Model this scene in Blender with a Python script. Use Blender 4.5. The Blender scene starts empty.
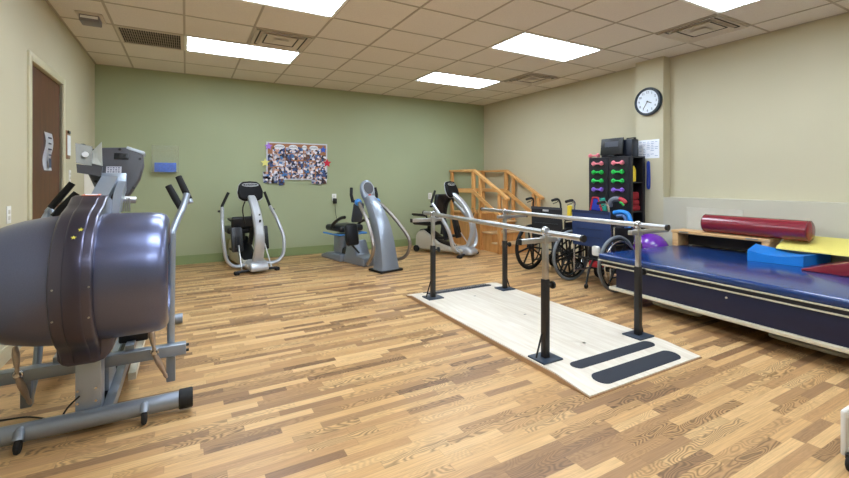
import bpy, bmesh, math, random
from mathutils import Vector, Matrix, Euler
random.seed(7)
C = bpy.context.scene.collection
PI = math.pi
LX, RX, BY, FY, CH = -0.42, 5.93, 0.64, -8.3, 2.734
G = 0.6096

# ---------------------------------------------------------------- materials
def lin(c):
    return tuple(((x/255)/12.92 if x/255 <= .04045 else ((x/255+.055)/1.055)**2.4) for x in c) + (1,)
MATS = {}
def mat(name, rgb, rough=.5, metal=0, noise=0, nscale=30, spec=None, coat=0, bump=0, emit=0):
    if name in MATS: return MATS[name]
    m = bpy.data.materials.new(name); m.use_nodes = True; MATS[name] = m
    nt = m.node_tree; b = nt.nodes['Principled BSDF']
    b.inputs['Base Color'].default_value = lin(rgb)
    b.inputs['Roughness'].default_value = rough
    b.inputs['Metallic'].default_value = metal
    if spec is not None: b.inputs['Specular IOR Level'].default_value = spec
    if coat: b.inputs['Coat Weight'].default_value = coat; b.inputs['Coat Roughness'].default_value = .15
    tc = nt.nodes.new('ShaderNodeTexCoord')
    n = nt.nodes.new('ShaderNodeTexNoise'); n.inputs['Scale'].default_value = nscale; n.inputs['Detail'].default_value = 4
    nt.links.new(tc.outputs['Object'], n.inputs['Vector'])
    a = noise if noise else .02
    r = nt.nodes.new('ShaderNodeMix'); r.data_type = 'RGBA'
    r.inputs[6].default_value = lin(tuple(max(0, x*(1-a)) for x in rgb)); r.inputs[7].default_value = lin(tuple(min(255, x*(1+a)) for x in rgb))
    nt.links.new(n.outputs['Fac'], r.inputs[0]); nt.links.new(r.outputs[2], b.inputs['Base Color'])
    if bump:
        bp = nt.nodes.new('ShaderNodeBump'); bp.inputs['Strength'].default_value = bump; bp.inputs['Distance'].default_value = .002
        nt.links.new(n.outputs['Fac'], bp.inputs['Height']); nt.links.new(bp.outputs['Normal'], b.inputs['Normal'])
    if emit:
        b.inputs['Emission Color'].default_value = lin(rgb); b.inputs['Emission Strength'].default_value = emit
    return m

def mnode(nt, op, a, b=None, c=None):
    n = nt.nodes.new('ShaderNodeMath'); n.operation = op
    for i, v in enumerate((a, b, c)):
        if v is None: continue
        if isinstance(v, (int, float)): n.inputs[i].default_value = v
        else: nt.links.new(v, n.inputs[i])
    return n.outputs[0]

def floor_material():
    m = bpy.data.materials.new('wood_strip_floor'); m.use_nodes = True
    nt = m.node_tree; b = nt.nodes['Principled BSDF']; L = nt.links.new
    tc = nt.nodes.new('ShaderNodeTexCoord'); sp = nt.nodes.new('ShaderNodeSeparateXYZ'); L(tc.outputs['Object'], sp.inputs[0])
    x, y = sp.outputs[0], sp.outputs[1]
    W, LEN = .052, .44
    row = mnode(nt, 'FLOOR', mnode(nt, 'DIVIDE', y, W))
    wn = nt.nodes.new('ShaderNodeTexWhiteNoise'); wn.noise_dimensions = '1D'; L(row, wn.inputs['W'])
    off = mnode(nt, 'MULTIPLY', wn.outputs['Value'], 7.3)
    xx = mnode(nt, 'ADD', mnode(nt, 'DIVIDE', x, LEN), off)
    # uneven lengths: bend the coordinate a little
    xx = mnode(nt, 'ADD', xx, mnode(nt, 'MULTIPLY', mnode(nt, 'SINE', mnode(nt, 'MULTIPLY', xx, 2.1)), .25))
    col = mnode(nt, 'FLOOR', xx)
    cb = nt.nodes.new('ShaderNodeCombineXYZ'); L(row, cb.inputs[0]); L(col, cb.inputs[1])
    w2 = nt.nodes.new('ShaderNodeTexWhiteNoise'); w2.noise_dimensions = '3D'; L(cb.outputs[0], w2.inputs['Vector'])
    cr = nt.nodes.new('ShaderNodeValToRGB'); L(w2.outputs['Value'], cr.inputs[0])
    e = cr.color_ramp.elements
    e[0].position = 0; e[0].color = lin((140, 105, 74)); e[1].position = 1; e[1].color = lin((214, 175, 123))
    for p, c in ((.14, (160, 123, 86)), (.32, (184, 142, 96)), (.56, (200, 158, 107))):
        q = e.new(p); q.color = lin(c)
    # grain: fine streaks along the strip, and contour lines (cathedral figure) shifted per strip
    sh = nt.nodes.new('ShaderNodeCombineXYZ')
    L(mnode(nt, 'ADD', mnode(nt, 'MULTIPLY', x, 5), mnode(nt, 'MULTIPLY', w2.outputs['Value'], 91)), sh.inputs[0])
    L(mnode(nt, 'MULTIPLY', y, 150), sh.inputs[1])
    n1 = nt.nodes.new('ShaderNodeTexNoise'); n1.inputs['Scale'].default_value = 1; n1.inputs['Detail'].default_value = 5; L(sh.outputs[0], n1.inputs['Vector'])
    sh2 = nt.nodes.new('ShaderNodeCombineXYZ')
    L(mnode(nt, 'ADD', mnode(nt, 'MULTIPLY', x, 3.4), mnode(nt, 'MULTIPLY', w2.outputs['Value'], 53)), sh2.inputs[0])
    L(mnode(nt, 'MULTIPLY', y, 11), sh2.inputs[1])
    n2 = nt.nodes.new('ShaderNodeTexNoise'); n2.inputs['Scale'].default_value = 1; n2.inputs['Detail'].default_value = 1.5; n2.inputs['Roughness'].default_value = .4; L(sh2.outputs[0], n2.inputs['Vector'])
    rings = mnode(nt, 'POWER', mnode(nt, 'ABSOLUTE', mnode(nt, 'SINE', mnode(nt, 'MULTIPLY', n2.outputs['Fac'], 70))), 2.5)
    w3 = nt.nodes.new('ShaderNodeTexWhiteNoise'); w3.noise_dimensions = '3D'
    ad = nt.nodes.new('ShaderNodeVectorMath'); ad.operation = 'ADD'; ad.inputs[1].default_value = (31.3, 7.7, 3.1); L(cb.outputs[0], ad.inputs[0]); L(ad.outputs[0], w3.inputs['Vector'])
    amt = mnode(nt, 'MULTIPLY', mnode(nt, 'POWER', w3.outputs['Value'], 2.0), .62)
    ringf = mnode(nt, 'SUBTRACT', 1, mnode(nt, 'MULTIPLY', rings, amt))
    grf = mnode(nt, 'ADD', .58, mnode(nt, 'MULTIPLY', n1.outputs['Fac'], .84))
    fx = mnode(nt, 'FRACT', xx); fy = mnode(nt, 'FRACT', mnode(nt, 'DIVIDE', y, W))
    edge = mnode(nt, 'MINIMUM', mnode(nt, 'MULTIPLY', mnode(nt, 'MINIMUM', fx, mnode(nt, 'SUBTRACT', 1, fx)), 6.4), mnode(nt, 'MINIMUM', fy, mnode(nt, 'SUBTRACT', 1, fy)))
    ef = mnode(nt, 'ADD', .78, mnode(nt, 'MULTIPLY', mnode(nt, 'MINIMUM', mnode(nt, 'MULTIPLY', edge, 30), 1), .22))
    f = mnode(nt, 'MULTIPLY', mnode(nt, 'MULTIPLY', ringf, grf), ef)
    mx = nt.nodes.new('ShaderNodeVectorMath'); mx.operation = 'SCALE'; L(cr.outputs[0], mx.inputs[0]); L(f, mx.inputs[3])
    L(mx.outputs[0], b.inputs['Base Color'])
    L(mnode(nt, 'ADD', .3, mnode(nt, 'MULTIPLY', n1.outputs['Fac'], .14)), b.inputs['Roughness'])
    b.inputs['Specular IOR Level'].default_value = .35
    return m

def paint(name, rgb, vary=.03, rough=.6):
    """wall paint: orange-peel bump and very soft unevenness"""
    m = bpy.data.materials.new(name); m.use_nodes = True; MATS[name] = m
    nt = m.node_tree; b = nt.nodes['Principled BSDF']; L = nt.links.new
    tc = nt.nodes.new('ShaderNodeTexCoord')
    n = nt.nodes.new('ShaderNodeTexNoise'); n.inputs['Scale'].default_value = 1.3; L(tc.outputs['Object'], n.inputs['Vector'])
    r = nt.nodes.new('ShaderNodeMix'); r.data_type = 'RGBA'
    r.inputs[6].default_value = lin(tuple(x*(1-vary) for x in rgb)); r.inputs[7].default_value = lin(tuple(min(255, x*(1+vary)) for x in rgb))
    L(n.outputs['Fac'], r.inputs[0]); L(r.outputs[2], b.inputs['Base Color'])
    b.inputs['Roughness'].default_value = rough; b.inputs['Specular IOR Level'].default_value = .3
    n2 = nt.nodes.new('ShaderNodeTexNoise'); n2.inputs['Scale'].default_value = 220; L(tc.outputs['Object'], n2.inputs['Vector'])
    bp = nt.nodes.new('ShaderNodeBump'); bp.inputs['Strength'].default_value = .08; bp.inputs['Distance'].default_value = .001
    L(n2.outputs['Fac'], bp.inputs['Height']); L(bp.outputs['Normal'], b.inputs['Normal'])
    return m

def wood(name, a, bcol, axis='Y', rough=.4):
    m = bpy.data.materials.new(name); m.use_nodes = True; MATS[name] = m
    nt = m.node_tree; b = nt.nodes['Principled BSDF']; L = nt.links.new
    tc = nt.nodes.new('ShaderNodeTexCoord'); mp = nt.nodes.new('ShaderNodeMapping'); L(tc.outputs['Object'], mp.inputs[0])
    s = [28, 28, 28]; s['XYZ'.index(axis)] = 2.2; mp.inputs['Scale'].default_value = s
    n = nt.nodes.new('ShaderNodeTexNoise'); n.inputs['Scale'].default_value = 1; n.inputs['Detail'].default_value = 5; n.inputs['Distortion'].default_value = .8
    L(mp.outputs[0], n.inputs['Vector'])
    cr = nt.nodes.new('ShaderNodeValToRGB'); L(n.outputs['Fac'], cr.inputs[0])
    cr.color_ramp.elements[0].position = .3; cr.color_ramp.elements[0].color = lin(a)
    cr.color_ramp.elements[1].position = .7; cr.color_ramp.elements[1].color = lin(bcol)
    L(cr.outputs[0], b.inputs['Base Color']); b.inputs['Roughness'].default_value = rough
    return m

def snapshot(name, seed):
    """a little printed photograph: blotches of faces, clothes and ground"""
    m = bpy.data.materials.new(name); m.use_nodes = True
    nt = m.node_tree; b = nt.nodes['Principled BSDF']; L = nt.links.new
    tc = nt.nodes.new('ShaderNodeTexCoord'); mp = nt.nodes.new('ShaderNodeMapping'); L(tc.outputs['Object'], mp.inputs[0])
    mp.inputs['Location'].default_value = (seed*3.7, seed*1.3, seed*2.1); mp.inputs['Scale'].default_value = (1, 1, 1)
    v = nt.nodes.new('ShaderNodeTexVoronoi'); v.inputs['Scale'].default_value = 30; L(mp.outputs[0], v.inputs['Vector'])
    sp = nt.nodes.new('ShaderNodeSeparateColor'); L(v.outputs['Color'], sp.inputs[0])
    cr = nt.nodes.new('ShaderNodeValToRGB'); cr.color_ramp.interpolation = 'CONSTANT'; L(sp.outputs[0], cr.inputs[0])
    pal = [(28, 34, 62), (60, 80, 130), (225, 215, 215), (205, 160, 140), (40, 36, 44), (120, 85, 75), (170, 175, 195), (70, 120, 180), (235, 232, 240), (90, 60, 50)]
    random.Random(seed).shuffle(pal)
    e = cr.color_ramp.elements; e[0].color = lin(pal[0]); e[1].position = .13; e[1].color = lin(pal[1])
    for i in range(2, 8):
        q = e.new(.12*i+.02); q.color = lin(pal[i])
    L(cr.outputs[0], b.inputs['Base Color']); b.inputs['Roughness'].default_value = .3
    return m

# ---------------------------------------------------------------- mesh builder
def spline(pts, n=6):
    if len(pts) < 3: return [Vector(p) for p in pts]
    P = [Vector(p) for p in pts]; P = [P[0]*2-P[1]] + P + [P[-1]*2-P[-2]]
    out = []
    for i in range(1, len(P)-2):
        p0, p1, p2, p3 = P[i-1:i+3]
        for k in range(n):
            t = k/n
            out.append(.5*((2*p1)+(-p0+p2)*t+(2*p0-5*p1+4*p2-p3)*t*t+(-p0+3*p1-3*p2+p3)*t**3))
    out.append(P[-2]); return out

class M:
    def __init__(s, origin=(0, 0, 0)): s.bm = bmesh.new(); s.o = Vector(origin)
    def _merge(s, b):
        me = bpy.data.meshes.new('t'); b.to_mesh(me); b.free(); s.bm.from_mesh(me); bpy.data.meshes.remove(me); return s
    def box(s, c, size, rot=None, bev=0, seg=2):
        b = bmesh.new(); bmesh.ops.create_cube(b, size=1)
        bmesh.ops.scale(b, vec=Vector(size), verts=b.verts)
        if bev: bmesh.ops.bevel(b, geom=b.edges[:], offset=min(bev, min(size)*.49), segments=seg, affect='EDGES', profile=.5)
        if rot: bmesh.ops.rotate(b, cent=(0, 0, 0), matrix=Euler(rot).to_matrix(), verts=b.verts)
        bmesh.ops.translate(b, vec=Vector(c), verts=b.verts); return s._merge(b)
    def span(s, x0, x1, y0, y1, z0, z1, bev=0, seg=2):
        return s.box(((x0+x1)/2, (y0+y1)/2, (z0+z1)/2), (abs(x1-x0), abs(y1-y0), abs(z1-z0)), None, bev, seg)
    def sweep(s, pts, secs, closed=False, side=None, caps=True, smooth=0):
        """secs: function t->list of (a,b) section points, or fixed list. side: fixed lateral axis"""
        P = spline(pts, smooth) if smooth else [Vector(p) for p in pts]
        b = bmesh.new(); rings = []; n = len(P); up = None
        for i, p in enumerate(P):
            if closed: t = (P[(i+1) % n]-P[i-1]).normalized()
            else: t = (P[min(i+1, n-1)]-P[max(i-1, 0)]).normalized()
            if side is not None: u = Vector(side); u = (u-t*u.dot(t)).normalized()
            else:
                if up is None:
                    up = Vector((0, 0, 1)) if abs(t.z) < .9 else Vector((1, 0, 0))
                u = (up-t*up.dot(t)).normalized(); up = u
            v = t.cross(u)
            sec = secs(i/(n-1)) if callable(secs) else secs
            rings.append([b.verts.new(p+u*a+v*c) for a, c in sec])
        m = len(rings[0])
        for i in range(n if closed else n-1):
            A, B = rings[i], rings[(i+1) % n]
            for k in range(m): b.faces.new((A[k], A[(k+1) % m], B[(k+1) % m], B[k]))
        if not closed and caps:
            b.faces.new(rings[0][::-1]); b.faces.new(rings[-1])
        bmesh.ops.recalc_face_normals(b, faces=b.faces[:]); return s._merge(b)
    def tube(s, pts, r, seg=10, smooth=0, closed=False):
        sec = (lambda t: [((r(t) if callable(r) else r)*math.cos(2*PI*k/seg), (r(t) if callable(r) else r)*math.sin(2*PI*k/seg)) for k in range(seg)])
        return s.sweep(pts, sec, closed=closed, smooth=smooth)
    def cyl(s, p, q, r, r2=None, seg=20):
        r2 = r if r2 is None else r2
        return s.tube([p, q], lambda t: r+(r2-r)*t, seg)
    def lathe(s, p, axis, prof, seg=32, scale=(1, 1)):
        """prof: list of (along, radius) from point p along axis"""
        a = Vector(axis).normalized(); u = (Vector((0, 0, 1)) if abs(a.z) < .9 else Vector((1, 0, 0))); u = (u-a*u.dot(a)).normalized(); v = a.cross(u)
        b = bmesh.new(); rings = []
        for d, r in prof:
            if r < 1e-5: rings.append([b.verts.new(Vector(p)+a*d)])
            else: rings.append([b.verts.new(Vector(p)+a*d+u*(r*scale[0]*math.cos(2*PI*k/seg))+v*(r*scale[1]*math.sin(2*PI*k/seg))) for k in range(seg)])
        for A, B in zip(rings, rings[1:]):
            for k in range(seg):
                k2 = (k+1) % seg
                if len(A) == 1 and len(B) == 1: continue
                if len(A) == 1: b.faces.new((A[0], B[k2], B[k]))
                elif len(B) == 1: b.faces.new((A[k], A[k2], B[0]))
                else: b.faces.new((A[k], A[k2], B[k2], B[k]))
        for R in (rings[0], rings[-1]):
            if len(R) > 1: b.faces.new(R)
        bmesh.ops.recalc_face_normals(b, faces=b.faces[:]); return s._merge(b)
    def ring(s, c, axis, R, r, seg=32, mseg=8, squash=1):
        a = Vector(axis).normalized(); u = (Vector((0, 0, 1)) if abs(a.z) < .9 else Vector((1, 0, 0))); u = (u-a*u.dot(a)).normalized(); v = a.cross(u)
        b = bmesh.new(); rings = []
        for k in range(seg):
            d = u*math.cos(2*PI*k/seg)+v*math.sin(2*PI*k/seg)
            rings.append([b.verts.new(Vector(c)+d*(R+r*math.cos(2*PI*j/mseg))+a*(r*squash*math.sin(2*PI*j/mseg))) for j in range(mseg)])
        for k in range(seg):
            A, B = rings[k], rings[(k+1) % seg]
            for j in range(mseg): b.faces.new((A[j], A[(j+1) % mseg], B[(j+1) % mseg], B[j]))
        bmesh.ops.recalc_face_normals(b, faces=b.faces[:]); return s._merge(b)
    def ell(s, c, r, rot=None, seg=24):
        b = bmesh.new(); bmesh.ops.create_uvsphere(b, u_segments=seg, v_segments=seg//2, radius=1)
        bmesh.ops.scale(b, vec=Vector(r), verts=b.verts)
        if rot: bmesh.ops.rotate(b, cent=(0, 0, 0), matrix=Euler(rot).to_matrix(), verts=b.verts)
        bmesh.ops.translate(b, vec=Vector(c), verts=b.verts); return s._merge(b)
    def prism(s, poly, axis, a0, a1, bev=0, seg=2):
        """poly in the two other axes (in xyz order), extruded a0..a1 along axis"""
        i = 'XYZ'.index(axis); o = [k for k in range(3) if k != i]
        b = bmesh.new(); lo = []; hi = []
        for p in poly:
            v = [0, 0, 0]; v[o[0]], v[o[1]] = p
            v[i] = a0; lo.append(b.verts.new(v)); v[i] = a1; hi.append(b.verts.new(v))
        n = len(poly)
        b.faces.new(lo[::-1]); b.faces.new(hi)
        for k in range(n): b.faces.new((lo[k], lo[(k+1) % n], hi[(k+1) % n], hi[k]))
        bmesh.ops.recalc_face_normals(b, faces=b.faces[:])
        if bev: 
            ed = [e for e in b.edges if len(e.link_faces) == 2 and e.calc_face_angle(0) > .5]
            bmesh.ops.bevel(b, geom=ed, offset=bev, segments=seg, affect='EDGES', profile=.5)
        return s._merge(b)
    def hexa(s, v8, bev=0):
        b = bmesh.new(); V = [b.verts.new(v) for v in v8]
        for f in ((3, 2, 1, 0), (4, 5, 6, 7), (0, 1, 5, 4), (1, 2, 6, 5), (2, 3, 7, 6), (3, 0, 4, 7)): b.faces.new([V[k] for k in f])
        bmesh.ops.recalc_face_normals(b, faces=b.faces[:])
        if bev: bmesh.ops.bevel(b, geom=b.edges[:], offset=bev, segments=3, affect='EDGES', profile=.5)
        return s._merge(b)
    def xf(s, mtx): bmesh.ops.transform(s.bm, matrix=mtx, verts=s.bm.verts); return s
    def build(s, name, m, parent=None, ang=38):
        if s.o.length: bmesh.ops.translate(s.bm, vec=-s.o, verts=s.bm.verts)
        me = bpy.data.meshes.new(name); s.bm.to_mesh(me); s.bm.free()
        for p in me.polygons: p.use_smooth = True
        me.set_sharp_from_angle(angle=math.radians(ang))
        me.materials.append(m)
        o = bpy.data.objects.new(name, me); C.objects.link(o)
        if parent is not None:
            o.parent = parent
        return o

def thing(name, label, cat, loc=(0, 0, 0), rz=0, group=None):
    o = bpy.data.objects.new(name, None); C.objects.link(o); o.empty_display_size = .1
    o.location = loc; o.rotation_euler = (0, 0, rz); o['label'] = label; o['category'] = cat
    if group: o['group'] = group
    return o
def tag(o, label, cat, group=None, kind=None):
    o['label'] = label; o['category'] = cat
    if group: o['group'] = group
    if kind: o['kind'] = kind
    return o
def place(o, loc):
    """give a one-mesh thing its origin at loc (geometry stays put)"""
    o.data.transform(Matrix.Translation(-Vector(loc))); o.location = loc; return o
def struct(o): o['kind'] = 'structure'; return o
def dup(root, loc, rz=0, label=None, group=None):
    r = root.copy(); C.objects.link(r); r.location = loc; r.rotation_euler = (0, 0, rz)
    if label: r['label'] = label
    if group: r['group'] = group
    for ch in list(root.children):
        c = ch.copy(); C.objects.link(c); c.parent = r
        for g in ch.children:
            d = g.copy(); C.objects.link(d); d.parent = c
    return r
def text_mesh(name, body, size, m, parent, loc, rot, depth=.0008):
    cu = bpy.data.curves.new(name, 'FONT'); cu.body = body; cu.size = size; cu.extrude = depth
    cu.align_x = 'CENTER'; cu.align_y = 'CENTER'
    o = bpy.data.objects.new(name, cu); C.objects.link(o)
    bpy.context.view_layer.update()
    me = bpy.data.meshes.new_from_object(o.evaluated_get(bpy.context.evaluated_depsgraph_get()))
    bpy.data.objects.remove(o); bpy.data.curves.remove(cu)
    me.materials.clear(); me.materials.append(m)
    t = bpy.data.objects.new(name, me); C.objects.link(t); t.parent = parent; t.location = loc; t.rotation_euler = rot
    return t

# ---------------------------------------------------------------- palette
GREEN = paint('green_wall_paint', (164, 172, 138)); BEIGE = paint('cream_wall_paint', (196, 188, 160)); LOWER = paint('grey_cream_paint', (194, 190, 172))
GREEN_B = mat('green_base', (136, 152, 104), .45); CREAM_B = mat('cream_base', (190, 180, 150), .5)
CEIL = mat('ceiling_tile', (224, 216, 206), .9, noise=.07, nscale=160, bump=.3); TBAR = mat('tbar', (176, 164, 146), .5)
WHITE = mat('white_plastic', (232, 230, 224), .4); WHITEM = mat('white_enamel', (222, 216, 196), .35)
LENS = mat('lamp_lens', (225, 240, 255), .5, emit=13.0)
BLACK = mat('black_plastic', (15, 16, 19), .42); RUBBER = mat('black_rubber', (18, 18, 20), .75); BLACKV = mat('black_vinyl', (22, 24, 30), .38, noise=.1)
CHROME = mat('chrome', (206, 206, 208), .24, 1); STEEL = mat('brushed_steel', (190, 190, 190), .34, 1, noise=.06, nscale=60)
SILVER = mat('silver_paint', (160, 170, 184), .33, .6); SILVERL = mat('pale_silver_paint', (186, 189, 194), .34, .45)
GREYB = mat('blue_grey_paint', (142, 150, 162), .33, .45); BODY = mat('beige_silver_shell', (192, 186, 170), .42, .1)
BARREL = mat('gunmetal_shell', (104, 110, 142), .33, .88, noise=.1, nscale=420, bump=.05, coat=.25); BAND = mat('gunmetal_band', (86, 84, 102), .3, .8, noise=.1, nscale=420, bump=.05, coat=.2)
CONS = mat('charcoal_plastic', (72, 72, 78), .45, noise=.06, nscale=200); BRONZE = mat('satin_bronze', (192, 172, 154), .38, .55)
BLUEP = mat('blue_plastic', (60, 132, 205), .35); NAVY = mat('navy_vinyl', (14, 54, 114), .24, noise=.05, coat=.35); NAVYD = mat('dark_navy_skirt', (22, 28, 62), .42, noise=.06)
BLUEF = mat('bright_blue_foam', (20, 126, 214), .45); YELLOWF = mat('pale_yellow_foam', (226, 212, 112), .5); MAROON = mat('maroon_vinyl', (128, 28, 44), .25, coat=.4)
BIRCH = wood('pale_birch', (214, 202, 184), (232, 224, 210), 'Y', .42); BIRCH_E = mat('birch_edge', (168, 132, 96), .55)
HONEY = wood('honey_wood', (198, 138, 76), (222, 166, 102), 'Z', .35); HONEYY = wood('honey_wood_y', (206, 148, 84), (232, 180, 116), 'Y', .35)
PINEY = wood('pine_bench', (208, 160, 104), (228, 186, 132), 'Y', .4)
DOORW = wood('walnut_door', (72, 38, 20), (98, 54, 30), 'Z', .42)
PAD = mat('charcoal_grip_strip', (38, 42, 52), .8, noise=.15, nscale=300)
DKBLUE = mat('navy_fabric', (34, 56, 104), .7, noise=.1, nscale=90); BLACKF = mat('black_fabric', (26, 27, 32), .75, noise=.1, nscale=90)
TYRE = mat('grey_tyre', (110, 116, 122), .6); RED = mat('red_plastic', (190, 36, 52), .4); YEL = mat('yellow_plastic', (232, 205, 50), .4)
PINK = mat('pink_vinyl', (232, 128, 140), .4); GRN = mat('green_vinyl', (40, 190, 80), .4); PUR = mat('purple_vinyl', (140, 100, 205), .4)
BALL = mat('purple_ball', (104, 40, 160), .22, coat=.4); PAPER = mat('paper', (232, 234, 240), .7); INK = mat('printed_ink', (70, 78, 100), .7)
DARKIN = mat('dark_void', (34, 32, 30), .9); CLOCKF = mat('clock_face', (226, 234, 244), .4)
ACRY = mat('cloudy_acrylic', (205, 205, 190), .15); ACRY.node_tree.nodes['Principled BSDF'].inputs['Alpha'].default_value = .08
CORK = mat('cork', (168, 116, 82), .8, noise=.15, nscale=90); TEAL = mat('teal_plastic', (40, 150, 130), .4)

# ---------------------------------------------------------------- room shell
struct(M().span(LX-.1, RX+.1, FY-.1, BY+.1, -.1, 0).build('floor', floor_material()))
struct(M().span(LX-.1, RX+.1, FY-.1, BY+.1, CH, CH+.1).build('ceiling', CEIL))
struct(M().span(LX-.1, RX+.1, BY, BY+.1, 0, CH).build('wall_back', GREEN))
struct(M().span(LX-.1, LX, FY, -2.03, 0, CH).span(LX-.1, LX, -1.06, BY, 0, CH).span(LX-.1, LX, -2.03, -1.06, 2.13, CH).build('wall_left', BEIGE))
w = M().span(RX, RX+.1, FY, BY, 0, CH)
w.span(5.75, RX, -3.22, -2.85, 0, CH)               # pilaster with the clock
struct(w.build('wall_right', BEIGE))
struct(M().span(5.75, RX, FY, -3.22, 0, 1.0).build('wall_right_lower', LOWER))
struct(M().span(5.89, RX, FY, -3.22, 1.0, CH).build('wall_right_recess', BEIGE))
struct(M().span(LX-.1, RX+.1, FY-.1, FY, 0, CH).build('wall_front', BEIGE))
struct(M().span(LX, RX, BY-.012, BY, 0, .13).build('baseboard_back', GREEN_B))
struct(M().span(LX, LX+.012, FY, -2.10, 0, .1).span(LX, LX+.012, -.99, BY-.012, 0, .1).build('baseboard_left', CREAM_B))
struct(M().span(RX-.012, RX, -2.85, BY-.012, 0, .1).span(5.738, 5.75, FY, -2.85, 0, .1).build('baseboard_right', CREAM_B))
g = M()
k = 0
while k*G < RX: g.span(k*G-.01, k*G+.01, FY, BY, CH-.004, CH+.001); k += 1
k = 0
while -k*G > FY: g.span(LX, RX, -k*G-.009, -k*G+.009, CH-.0035, CH+.001); k += 1
g.span(LX, LX+.02, FY, BY, CH-.004, CH+.001).span(LX, RX, BY-.02, BY, CH-.004, CH+.001).span(RX-.02, RX, -2.85, BY, CH-.004, CH+.001).span(5.87, 5.89, FY, -3.22, CH-.004, CH+.001)
struct(g.build('trim_1', TBAR))
# access panel in the lower wall
g = M()
for a in ((-4.08, -3.5, .88, .892), (-4.08, -3.5, .5, .512), (-3.512, -3.5, .5, .89), (-4.08, -4.068, .5, .89)): g.span(5.744, 5.75, a[0], a[1], a[2], a[3])
g.span(5.747, 5.75, -4.07, -3.51, .51, .88)
struct(g.build('trim_2', mat('panel_trim', (206, 203, 188), .5)))
# door
d = struct(M().span(LX-.06, LX-.02, -2.03, -1.06, .01, 2.12).build('door_1', DOORW))
M().span(LX-.1, LX+.015, -2.10, -2.03, 0, 2.19, .004).span(LX-.1, LX+.015, -1.06, -.99, 0, 2.19, .004).span(LX-.1, LX+.0145, -2.03, -1.06, 2.125, 2.19, .004).build('door_frame', mat('door_frame_paint', (200, 192, 160), .4), d)
for z in (.3, 1.15, 1.93):
    M().span(LX-.02, LX-.012, -2.025, -1.98, z-.06, z+.06).cyl((LX-.01, -2.027, z-.065), (LX-.01, -2.027, z+.065), .009).build('hinge', STEEL, d)
M().cyl((LX-.02, -1.13, 1.0), (LX+.04, -1.13, 1.0), .012).cyl((LX+.04, -1.13, 1.0), (LX+.04, -1.25, 1.0), .011).cyl((LX-.021, -1.13, 1.0), (LX-.008, -1.13, 1.0), .03).build('door_handle', STEEL, d)

# ---------------------------------------------------------------- ceiling fittings
def light(x0, y1, label, group=None):
    cx, cy = x0+G, y1-G/2
    t = thing('ceiling_light', label, 'ceiling light', (cx, cy, CH), 0, group)
    f = M()
    for s in (-1, 1):
        f.box((0, s*(G/2-.014), -.004), (2*G-.02, .03, .008)); f.box((s*(G-.014), 0, -.0038), (.03, G-.03, .0076))
    f.build('frame', WHITE, t)
    for s in (-1, 0, 1):
        M().box((0, s*.178, -.003), (2*G-.062, .168, .006), None, .002).build('lens', LENS, t)
    M().box((0, .089, -.0035), (2*G-.062, .014, .009)).box((0, -.089, -.0035), (2*G-.062, .014, .009)).build('divider', mat('divider_white', (150, 165, 185), .5), t)
    return t
light(G, -G, 'long fluorescent panel between the air return grille and the square vent near green wall')
light(G, -4*G, 'fluorescent panel cut by the top edge, nearer than the one beside the grille')
light(6*G, -G, 'smallest looking fluorescent panel, beside the far right corner of green wall')
light(6*G, -4*G, 'fluorescent panel in mid ceiling, in line with the far corner panel')
light(6*G, -7*G, 'fluorescent panel cut by the top edge beside the big square air vent')
GL = 'fluorescent ceiling panel over the unseen end of the room'
for x0, y1 in ((G, -7*G), (G, -10*G), (6*G, -10*G)): light(x0, y1, GL, 'ceiling panels over the unseen end')

VENTM = mat('vent_paint', (208, 198, 184), .6); VENTD = mat('vent_shadow_gap', (58, 50, 44), .8)
def diffuser(x0, y1, label):
    t = thing('ceiling_vent', label, 'air vent', (x0+G/2, y1-G/2, CH), 0)
    M().box((0, 0, -.001), (G-.03, G-.03, .004)).build('backing', VENTM, t)
    f = M()
    for r_ in (.235, .16):
        for s in (-1, 1): f.box((0, s*r_, -.004), (2*r_, .014, .004)).box((s*r_, 0, -.004), (.014, 2*r_, .004))
    f.build('air_slot', VENTD, t)
    for i, r in enumerate((.285, .21)):
        f = M(); zi = -.002-.003*i
        for s in (-1, 1):
            f.hexa([(-r, s*r, zi-.02), (r, s*r, zi-.02), (r-.03, s*(r-.03), zi), (-r+.03, s*(r-.03), zi), (-r, s*r, zi-.014), (r, s*r, zi-.014), (r-.03, s*(r-.03), zi+.006), (-r+.03, s*(r-.03), zi+.006)])
            f.hexa([(s*r, -r, zi-.02), (s*r, r, zi-.02), (s*(r-.03), r-.03, zi), (s*(r-.03), -r+.03, zi), (s*r, -r, zi-.014), (s*r, r, zi-.014), (s*(r-.03), r-.03, zi+.006), (s*(r-.03), -r+.03, zi+.006)])
        f.build('louver_ring', VENTM, t)
    M().box((0, 0, -.02), (.15, .15, .006)).build('centre_plate', VENTM, t)
diffuser(2*G, -2*G, 'square air vent touching the long light panel near the green wall')
diffuser(8*G, -2*G, 'small looking square air vent at the far end of cream wall')
diffuser(8*G, -6*G, 'large square air vent above the cream wall past the clock pillar')
t = thing('return_grille', 'dark slatted air return grille in the ceiling beside the long light panel', 'air grille', (G/2, -1.5*G, CH))
f = M()
for s in (-1, 1): f.box((0, s*(G/2-.022), -.005), (G-.02, .03, .01)).box((s*(G/2-.022), 0, -.0048), (.03, G-.07, .0096))
f.build('frame', VENTM, t)
M().box((0, 0, -.0008), (G-.07, G-.07, .0016)).build('backing', DARKIN, t)
f = M()
for i in range(27): f.box((-.27+.54*i/26, 0, -.006), (.003, G-.07, .01), (0, .5, 0))
for i in range(5): f.box((0, -.2+.1*i, -.009), (G-.07, .003, .004))
f.build('slats', mat('grille_metal', (168, 156, 140), .5), t)
t = thing('alarm_sounder', 'small grey boxed alarm unit hanging from ceiling above the brown door', 'alarm', (-.15, -1.36, CH))
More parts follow.
